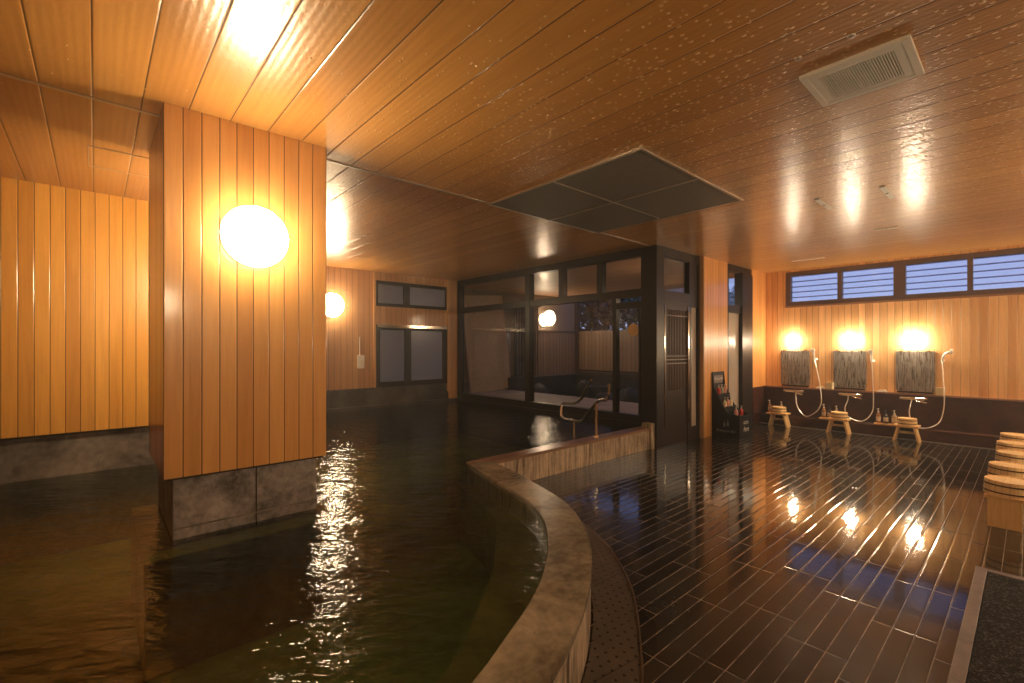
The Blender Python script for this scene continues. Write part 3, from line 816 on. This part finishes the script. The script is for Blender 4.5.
# low stools with splayed legs
def mk_stool(loc, lab):
    t = thing('bath_stool', lab, 'stool', loc, 0, 'low stools at the washing places')
    MB().box(-.11, -.135, .195, .11, .135, .222, .004).build('seat', M['stool'], t)
    for s in (-1, 1):
        m = MB(); m.box(-.09, s*.085-.013, -.0, .09, s*.085+.013, .2, .003)
        for v in m.bm.verts: v.co.y += s*(.2-v.co.z)*.24
        m.build('leg', M['stool_side'], t)
    MB().box(-.012, -.085, .10, .012, .085, .13).build('stretcher', M['stool'], t)
    return t
sc_ = [2.76, 1.94, 1.145]
s0 = mk_stool((8.38, sc_[0], 0), 'low wooden stool nearest the corner display stand')
dup(s0, (8.38, sc_[1], 0), 'low wooden stool at the middle washing place')
dup(s0, (8.38, sc_[2], 0), 'low wooden stool below the rightmost mirror')
def mk_tub(loc, lab, r=.108, h=.095, grp='tubs on the stools along the shower wall', inv=False):
    t = thing('wooden_tub', lab, 'wooden tub', loc, 0, grp)
    r0, r1 = (r*.94, r) if not inv else (r, r*.95)
    if inv:   # turned upside down: the bottom board shows a little below the rim
        MB().lathe([(r0, 0), (r1, h), (r1-.014, h), (r1-.014, h-.02)], (0, 0, 0), 44).build('staves', M['tub'], t, True)
        MB().lathe([(r1-.015, 0), (r1-.015, .012)], (0, 0, h-.017), 44).build('bottom_board', M['tubtop'], t, True)
    else:
        MB().lathe([(r0-.012, .012), (r0, 0), (r1, h), (r1-.014, h), (r0-.012, .014)], (0, 0, 0), 44).build('staves', M['tub'], t, True)
        MB().lathe([(r0-.015, 0), (r0-.015, .012)], (0, 0, .008), 44).build('bottom_board', M['tubtop'], t, True)
    for z in ((.24*h, .72*h)):
        rr = r0+(r1-r0)*z/h
        MB().lathe([(rr-.002, -.0055), (rr+.003, -.005), (rr+.003, .005), (rr-.002, .0055)], (0, 0, z), 44).build('hoop', M['hoop'], t, True)
    return t
k0 = mk_tub((8.38, 2.765, .222), 'wooden tub with two hoops on the stool nearest the corner', inv=True)
dup(k0, (8.38, 1.93, .222), 'wooden tub with two hoops on the middle stool')
dup(k0, (8.38, 1.14, .222), 'wooden tub with two hoops on the stool below the rightmost mirror')

# bottle trays and pump bottles
tl = ['pale tray under three pump bottles nearest the corner', 'pale tray under three pump bottles at the middle washing place', 'pale tray under three pump bottles at the rightmost washing place']
def mk_bottle(loc, lab, mat, lm, w=.058, h=.15):
    t = thing('pump_bottle', lab, 'bottle', loc, 0, 'pump bottles on the low step')
    MB().lathe([(w*.5*.9, 0), (w*.5, .006), (w*.5, h*.78), (w*.42, h*.88), (w*.2, h*.95), (w*.2, h)], (0, 0, 0), 20).build('bottle_body', mat, t, True)
    MB().lathe([(w*.505, h*.2), (w*.505, h*.62)], (0, 0, 0), 20, closed=True).build('paper_label', lm, t, True)
    m = MB(); m.lathe([(.013, 0), (.013, .018), (.006, .02), (.005, .05), (.011, .051), (.011, .06)], (0, 0, h), 14); m.tube([(0, 0, h+.055), (-.035, .01, h+.05)], .005, 8)
    m.build('pump', M['black_plastic'] if mat is M['black_plastic'] else M['vent'], t, True)
    return t
bys = [(2.985, 2.895, 2.80), (2.19, 2.11, 2.02), (1.50, 1.413, 1.315)]
mats = [(M['amber'], M['labelp'], 'amber'), (M['black_plastic'], M['labelp'], 'dark'), (M['beige_plastic'], M['creamp'], 'beige')]
protos = []
wh = ['nearest the corner', 'at the middle washing place', 'at the rightmost washing place']
for i in range(3):
    ym = bys[i][1]
    o = MB().box(-.065, -.15, 0, .065, .15, .022, .004).build('bottle_tray', M['stool'], None, False, (8.60, ym-.02, .161)); tag(o, tl[i], 'tray', 'trays on the low step')
    for j in range(3):
        lab = '%s pump bottle, %s of three on the tray %s' % (mats[j][2], ['leftmost', 'middle', 'rightmost'][j], wh[i])
        loc = (8.61, bys[i][j], .183)
        if i == 0: protos.append(mk_bottle(loc, lab, mats[j][0], mats[j][1], .056+.004*j, [.15, .145, .14][j]))
        else: dup(protos[j], loc, lab)
# boxes and soap dishes on the ledge
def cup(loc, lab):
    t = thing('wooden_box', lab, 'box', loc, 0, 'wooden boxes on the ledge')
    m = MB(); a = .045
    m.box(-a, -a, 0, a, a, .008); m.box(-a, -a, .008, -a+.008, a, .105); m.box(a-.008, -a, .008, a, a, .105); m.box(-a+.008, -a, .008, a-.008, -a+.008, .105); m.box(-a+.008, a-.008, .008, a-.008, a, .105)
    m.build('box_body', M['creamp'], t)
    MB().box(-.03, -.03, .008, .03, .03, .09).build('contents', M['white'], t)
    return t
c0 = cup((8.735, 2.14, .63), 'small wooden box on the ledge left of the middle mirror')
dup(c0, (8.735, .835, .63), 'small wooden box on the ledge right of the rightmost mirror')
def dish(loc, lab):
    t = thing('soap_dish', lab, 'soap dish', loc, 0, 'soap dishes on the ledge')
    MB().box(-.035, -.055, 0, .035, .055, .018, .004).build('dish', M['white'], t)
    MB().box(-.022, -.038, .018, .022, .038, .034, .007).build('soap', M['creamp'], t, True)
    return t
d0 = dish((8.735, 2.27, .63), 'soap dish on the ledge beside the wooden box nearer the corner')
dup(d0, (8.735, 1.475, .63), 'soap dish on the ledge between the middle and rightmost mirrors')

# ---------------------------------------------------------------- row of box stools with tubs
sl = ['nearest the camera', 'second from the camera', 'third from the camera', 'fourth from the camera', 'farthest from the camera']
def mk_box_stool(loc, lab):
    t = thing('box_stool', lab, 'stool', loc, 0, 'box stools in a row at the right')
    MB().box(-.14, -.10, .205, .14, .105, .225, .003).build('seat', M['stool'], t)
    for s in (-1, 1):
        MB().box(s*.12-.012, -.085, 0, s*.12+.012, .088, .205, .002).build('leg', M['stool_side'], t)
    MB().box(-.108, -.01, .06, .108, .01, .11).build('stretcher', M['stool'], t)
    return t
XR = [4.97, 5.62, 6.30, 6.95, 7.62]
b0 = t0 = None
for i, X in enumerate(XR):
    yb = [.122, .127, .108, .125, .12][i]
    la = 'box-shaped wooden stool in the right-hand row, ' + sl[i]
    lb = 'upturned wooden tub on a box stool in the right-hand row, ' + sl[i]
    if i == 0:
        b0 = mk_box_stool((X, yb, 0), la); t0 = mk_tub((X-.0, yb-.025, .225), lb, .142, .105, 'upturned tubs on the box stools', True)
    else:
        dup(b0, (X, yb, 0), la); dup(t0, (X, yb-.025, .225), lb, rz=i*.7)

# mat with stone border
o = MB().box(1.2, -1.2, 0, 3.80, .165, .014, .004).build('floor_mat', M['mat']); tag(o, 'speckled dark mat on the floor at the lower right', 'floor mat')
m = MB(); m.box(1.2, .166, 0, 3.852, .214, .016, .002); m.box(3.801, -1.2, 0, 3.852, .166, .016, .002)
tag(m.build('kerb_strip', M['grey_stone']), 'pale stone edging strip framing the dark floor mat', 'edging strip')

# ---------------------------------------------------------------- display stand
t = thing('display_stand', 'black stepped counter display holding small bottles against the wooden wall end', 'display stand', (6.72, 2.72, 0))
W_, D_ = .38, .395
prof = [(0, 0), (D_, 0), (D_, .93), (D_-.012, .93), (D_-.03, .735), (D_-.085, .60), (D_-.175, .44), (.15, .36), (0, .33)]
def sidep(x0, x1):
    m = MB(); a = [m.bm.verts.new((x0, y, z)) for y, z in prof]; b = [m.bm.verts.new((x1, y, z)) for y, z in prof]
    m.bm.faces.new(a); m.bm.faces.new(b[::-1])
    for i in range(len(prof)): m.bm.faces.new((a[i], a[(i+1) % len(prof)], b[(i+1) % len(prof)], b[i]))
    return m
sidep(0, .008).build('side_panel', M['black_card'], t)
sidep(W_-.008, W_).build('side_panel', M['black_card'], t)
MB().box(.008, D_-.01, 0, W_-.008, D_, .935).build('back_panel', M['black_card'], t)
MB().box(.008, 0, 0, W_-.008, .008, .33).build('front_panel', M['black_card'], t)
tiers = [(.02, .19, .30), (.20, .285, .42), (.295, .375, .60)]
for y0, y1, z in tiers:
    m = MB(); m.box(.008, y0, z-.008, W_-.008, y1, z); m.box(.008, y0-.004, z-.06, W_-.008, y0, z+.02); m.build('tier', M['black_card'], t)
MB().box(.05, D_-.014, .77, W_-.05, D_-.0105, .88).build('header_card', simple('dim_header_print', (.16, .13, .11), .5), t)
def text(body, size, mat, parent, loc, rot, ext=.0006, shear=.2):
    cu = bpy.data.curves.new('lettering', 'FONT'); cu.body = body; cu.size = size; cu.extrude = ext; cu.shear = shear
    cu.align_x = 'CENTER'; cu.align_y = 'CENTER'
    o = bpy.data.objects.new('tmp', cu); COL.objects.link(o)
    dg = bpy.context.evaluated_depsgraph_get(); dg.update()
    me = bpy.data.meshes.new_from_object(o.evaluated_get(dg)); bpy.data.objects.remove(o)
    me.materials.clear(); me.materials.append(mat)
    q = bpy.data.objects.new('lettering', me); COL.objects.link(q); q.parent = parent; q.location = loc; q.rotation_euler = rot
    return q
text('Sampoo', .065, M['ltext'], t, (W_/2-.01, D_-.0155, .825), (PI/2, 0, 0)) if False else None
text('Shampoo Bar', .055, M['ltext'], t, (W_/2, D_-.0155, .83), (PI/2, 0, 0))
text('Shampoo Bar', .052, M['gtext'], t, (-.0012, .19, .10), (PI/2, 0, -PI/2))
text('Port', .10, M['ltext'], t, (W_*.58, -.0012, .12), (PI/2, 0, 0))
m = MB(); m.box(.13, -.0015, .205, .31, 0, .212); m.box(.13, -.0015, .228, .29, 0, .235); m.build('printed_line', M['ltext'], t)
# little bottles drawn on the side panel
m = MB(); m.box(-.0012, .15, .17, 0, .175, .23); m.box(-.0012, .16, .23, 0, .166, .27); m.box(-.0012, .20, .16, 0, .225, .21); m.box(-.0012, .21, .21, 0, .216, .25); m.build('printed_bottle', M['gtext'], t)
# goods: bottles are things of their own
g = [M['redp'], M['greenp'], M['pinkp'], M['creamp'], M['pinkp'], M['redp']]
cn = {0: 'red', 1: 'grey-green', 2: 'pink', 3: 'cream', 4: 'pink', 5: 'red'}
def mk_small(loc, mat, lab):
    o = thing('sample_bottle', lab, 'bottle', loc, 0, 'sample bottles on the display stand')
    MB().lathe([(.026, 0), (.028, .004), (.028, .085), (.012, .1), (.010, .105)], (0, 0, 0), 16).build('bottle_body', mat, o, True)
    m = MB(); m.lathe([(.012, .105), (.012, .118), (.004, .12), (.004, .14), (.009, .141), (.009, .147)], (0, 0, 0), 12); m.tube([(0, 0, .144), (-.004, -.026, .14)], .004, 6)
    m.build('pump', M['vent'], o, True)
    return o
rows = [(.60, .335, [(.09, 0), (.19, 1), (.29, 2)]), (.42, .245, [(.09, 3), (.19, 4), (.29, 3)]), (.30, .09, [(.10, 4), (.28, 5)])]
rn = ['top', 'middle', 'bottom']
for ri, (z, y, items) in enumerate(rows):
    for k, (x, c) in enumerate(items):
        pos = (['left', 'middle', 'right'] if len(items) == 3 else ['left', 'right'])[k]
        mk_small((6.72+x, 2.72+y, z), g[c], '%s sample bottle, %s one on the %s tier of the display stand' % (cn[c], pos, rn[ri]))

# ---------------------------------------------------------------- terrace outside
GZ = .33
o = MB().box(5.43, 3.36, GZ-.3, 7.0, 8.2, GZ).build('terrace', M['paving']); struct(o)
o = MB().box(7.0, 3.36, -.2, 9.7, 8.2, .05).build('ground', M['soil']); struct(o)
o = MB().box(5.52, 3.36, H, 9.0, 8.3, H+.06).build('eaves', M['eaves']); struct(o)
w = sempty('wall_terrace')
MB().box(5.40, 8.2, 1.70, 9.7, 8.32, H).build('plaster', M['plaster'], w)
MB().box(5.40, 8.18, 0, 9.7, 8.3, 1.66).build('wainscot', M['wainscot'], w)
MB().box(5.40, 8.15, 1.66, 9.7, 8.22, 1.72).build('cap_rail', M['darkwood'], w)
MB().box(9.62, 8.1, 0, 9.74, 8.22, H+.3).build('post', M['darkwood'], w)
f = thing('board_fence', 'vertical board fence closing the terrace, seen through the glass', 'fence', (0, 0, 0))
MB().box(9.70, 2.5, 0, 9.74, 8.1, 1.66).build('boards', M['fence'], f)
MB().box(9.68, 2.5, 1.66, 9.76, 8.1, 1.72).build('top_rail', M['fence'], f)
MB().box(9.66, 2.5, .62, 9.70, 8.1, .70).build('lower_rail', M['darkwood'], f)
struct(MB().box(9.30, 3.36, 0, 9.66, 7.9, .66).build('garden_wall', M['rock']))
struct(MB().box(7.0, 7.86, 0, 9.60, 8.14, .60).build('garden_wall', M['rock']))
# lattice screen
t = thing('lattice_screen', 'pale gridded screen on the terrace wall behind the leaning board', 'lattice screen', (7.75, 8.10, 0))
MB().box(-.36, 0, .35, .36, .03, 2.3).build('paper_backing', M['plaster'], t)
m = MB()
for i in range(9): m.box(-.36+i*.09-.01, -.02, .35, -.36+i*.09+.01, 0, 2.3)
for z in (.38, .95, 1.0, 1.05, 1.9, 1.95, 2.28): m.box(-.36, -.025, z-.01, .36, -.005, z+.01)
m.build('bars', M['darkwood'], t)
# leaning board
t = thing('leaning_board', 'tall tan board leaning askew outside behind the left glass bay', 'board', (6.55, 7.95, GZ))
m = MB(); m.box(-.60, -.012, 0, .55, .012, 2.12, .003)
o = m.build('board_sheet', M['osb'], t)
m = MB(); m.box(-.60, -.016, 0, -.57, -.0125, 2.12); m.box(.52, -.016, 0, .55, -.0125, 2.12); m.build('edge_tape', M['trimwood'], t)
t.rotation_euler = (math.radians(-4), math.radians(-4), 0)
# rocks round the outdoor pool
def rock(x, y, z, s, lab, seed):
    m = MB(); bmesh.ops.create_icosphere(m.bm, subdivisions=3, radius=1)
    rnd = random.Random(seed); off = Vector((rnd.random()*9, rnd.random()*9, rnd.random()*9))
    from mathutils import noise as mn
    for v in m.bm.verts:
        d = 1+.35*mn.noise(v.co*1.3+off)+.1*mn.noise(v.co*4+off)
        v.co = Vector((v.co.x*s[0]*d, v.co.y*s[1]*d, max(v.co.z, -.5)*s[2]*d))
    o = m.build('garden_rock', M['rock'], None, True, (x, y, z)); tag(o, lab, 'rock', 'rocks around the outdoor pool')
rock(8.5, 6.9, .16, (.22, .2, .38), 'tallest dark rock beyond the terrace, left of the handrail', 1)
rock(8.8, 5.9, .14, (.28, .25, .26), 'low broad rock beyond the terrace behind the handrail', 2)
rock(7.5, 7.4, .16, (.24, .2, .28), 'rounded rock at the terrace edge nearest the lamp wall', 3)
rock(8.8, 4.9, .14, (.25, .25, .26), 'dark rock by the fence seen behind the glass door frame', 4)
rock(7.5, 5.6, .2, (.28, .25, .22), 'small rock at the near edge of the outdoor pool', 5)
t = thing('wash_basin_stone', 'dark stone water basin outside beside the outdoor pool', 'stone basin', (7.9, 6.1, .05))
MB().lathe([(.2, 0), (.24, .3), (.24, .42), (.17, .42), (.14, .3), (.01, .29)], (0, 0, 0), 28).build('basin_body', M['rock'], t, True)
# trees
def tree(x, y, h, r, lab, seed):
    rnd = random.Random(seed)
    t = thing('garden_tree', lab, 'tree', (x, y, 0))
    MB().tube([(0, 0, 0), (.05, .03, h*.5), (-.03, .08, h*.85)], [.12, .09, .04], 8).build('trunk', M['bark'], t, True)
    m = MB()
    for i in range(2600):
        a = rnd.random()*2*PI; u = rnd.uniform(-1, 1); q = r*rnd.random()**.4
        c = Vector((q*math.sqrt(1-u*u)*math.cos(a), q*math.sqrt(1-u*u)*math.sin(a), h*.72+q*u*.9))
        c += Vector((rnd.gauss(0, .12), rnd.gauss(0, .12), rnd.gauss(0, .12)))
        n_ = Vector((rnd.gauss(0, 1), rnd.gauss(0, 1), rnd.gauss(0, 1))).normalized(); s_ = n_.orthogonal().normalized(); t2 = n_.cross(s_)
        L, Wd = rnd.uniform(.07, .13), rnd.uniform(.03, .06)
        m.bm.faces.new([m.bm.verts.new(c-s_*L), m.bm.verts.new(c+t2*Wd), m.bm.verts.new(c+s_*L), m.bm.verts.new(c-t2*Wd)])
    m.build('foliage', M['leaf'], t)
tree(12.0, 9.4, 3.6, 1.2, 'dark leafy tree beyond the fence right of the terrace lamp', 11)
tree(12.2, 7.0, 3.2, 1.1, 'dark leafy tree beyond the fence in front of the sky gap', 12)
tree(13.6, 5.9, 3.0, .8, 'dark leafy tree beyond the fence behind the glass door', 13)
tree(15.6, 10.5, 4.6, 1.6, 'taller dark tree farthest beyond the fence', 14)

# ---------------------------------------------------------------- steam haze in the room
def haze(dens):
    t = NT('steam')
    v = t.n('ShaderNodeVolumeScatter'); v.inputs['Color'].default_value = (1, .97, .93, 1)
    v.inputs['Density'].default_value = dens; v.inputs['Anisotropy'].default_value = .6
    t.t.links.new(v.outputs[0], t.out.inputs['Volume']); return t.m
o = MB().box(XL+.01, YB+.01, .001, SX+.05, 7.58, H-.0005).build('steam_haze', haze(.008))
tag(o, 'thin warm steam hanging in the air of the bath room', 'steam', kind='stuff')

# ---------------------------------------------------------------- world + camera
wd = bpy.data.worlds.new('dusk'); S.world = wd; wd.use_nodes = True
nt = wd.node_tree; bg = nt.nodes['Background']
tc = nt.nodes.new('ShaderNodeTexCoord'); sx = nt.nodes.new('ShaderNodeSeparateXYZ'); cr = nt.nodes.new('ShaderNodeValToRGB')
nt.links.new(tc.outputs['Generated'], sx.inputs[0]); nt.links.new(sx.outputs[2], cr.inputs[0]); nt.links.new(cr.outputs[0], bg.inputs[0])
e_ = cr.color_ramp.elements.new(.015); e_.color = (.44, .52, .84, 1)
cr.color_ramp.elements[0].position = 0; cr.color_ramp.elements[0].color = (.02, .02, .025, 1)
cr.color_ramp.elements[2].position = .6; cr.color_ramp.elements[2].color = (.10, .18, .62, 1)
bg.inputs[1].default_value = 1.3

cam = bpy.data.cameras.new('camera'); co_ = bpy.data.objects.new('camera', cam); COL.objects.link(co_)
cam.sensor_width = 36; cam.lens = 465/1024*36; cam.shift_y = 5.5/1024; cam.clip_start = .05
yaw = math.atan(417/465)
co_.location = (0, 0, 1.3); co_.rotation_euler = (PI/2, 0, -yaw)
S.camera = co_
S.view_settings.view_transform = 'Standard'; S.view_settings.look = 'None'
S.view_settings.gamma = 1; S.view_settings.use_curve_mapping = False; S.view_settings.exposure = 0
c = S.cycles
c.use_denoising = True; c.max_bounces = 7; c.diffuse_bounces = 4; c.glossy_bounces = 4; c.transparent_max_bounces = 12; c.volume_bounces = 0
c.sample_clamp_indirect = 6; c.caustics_reflective = False; c.caustics_refractive = False; c.blur_glossy = .3
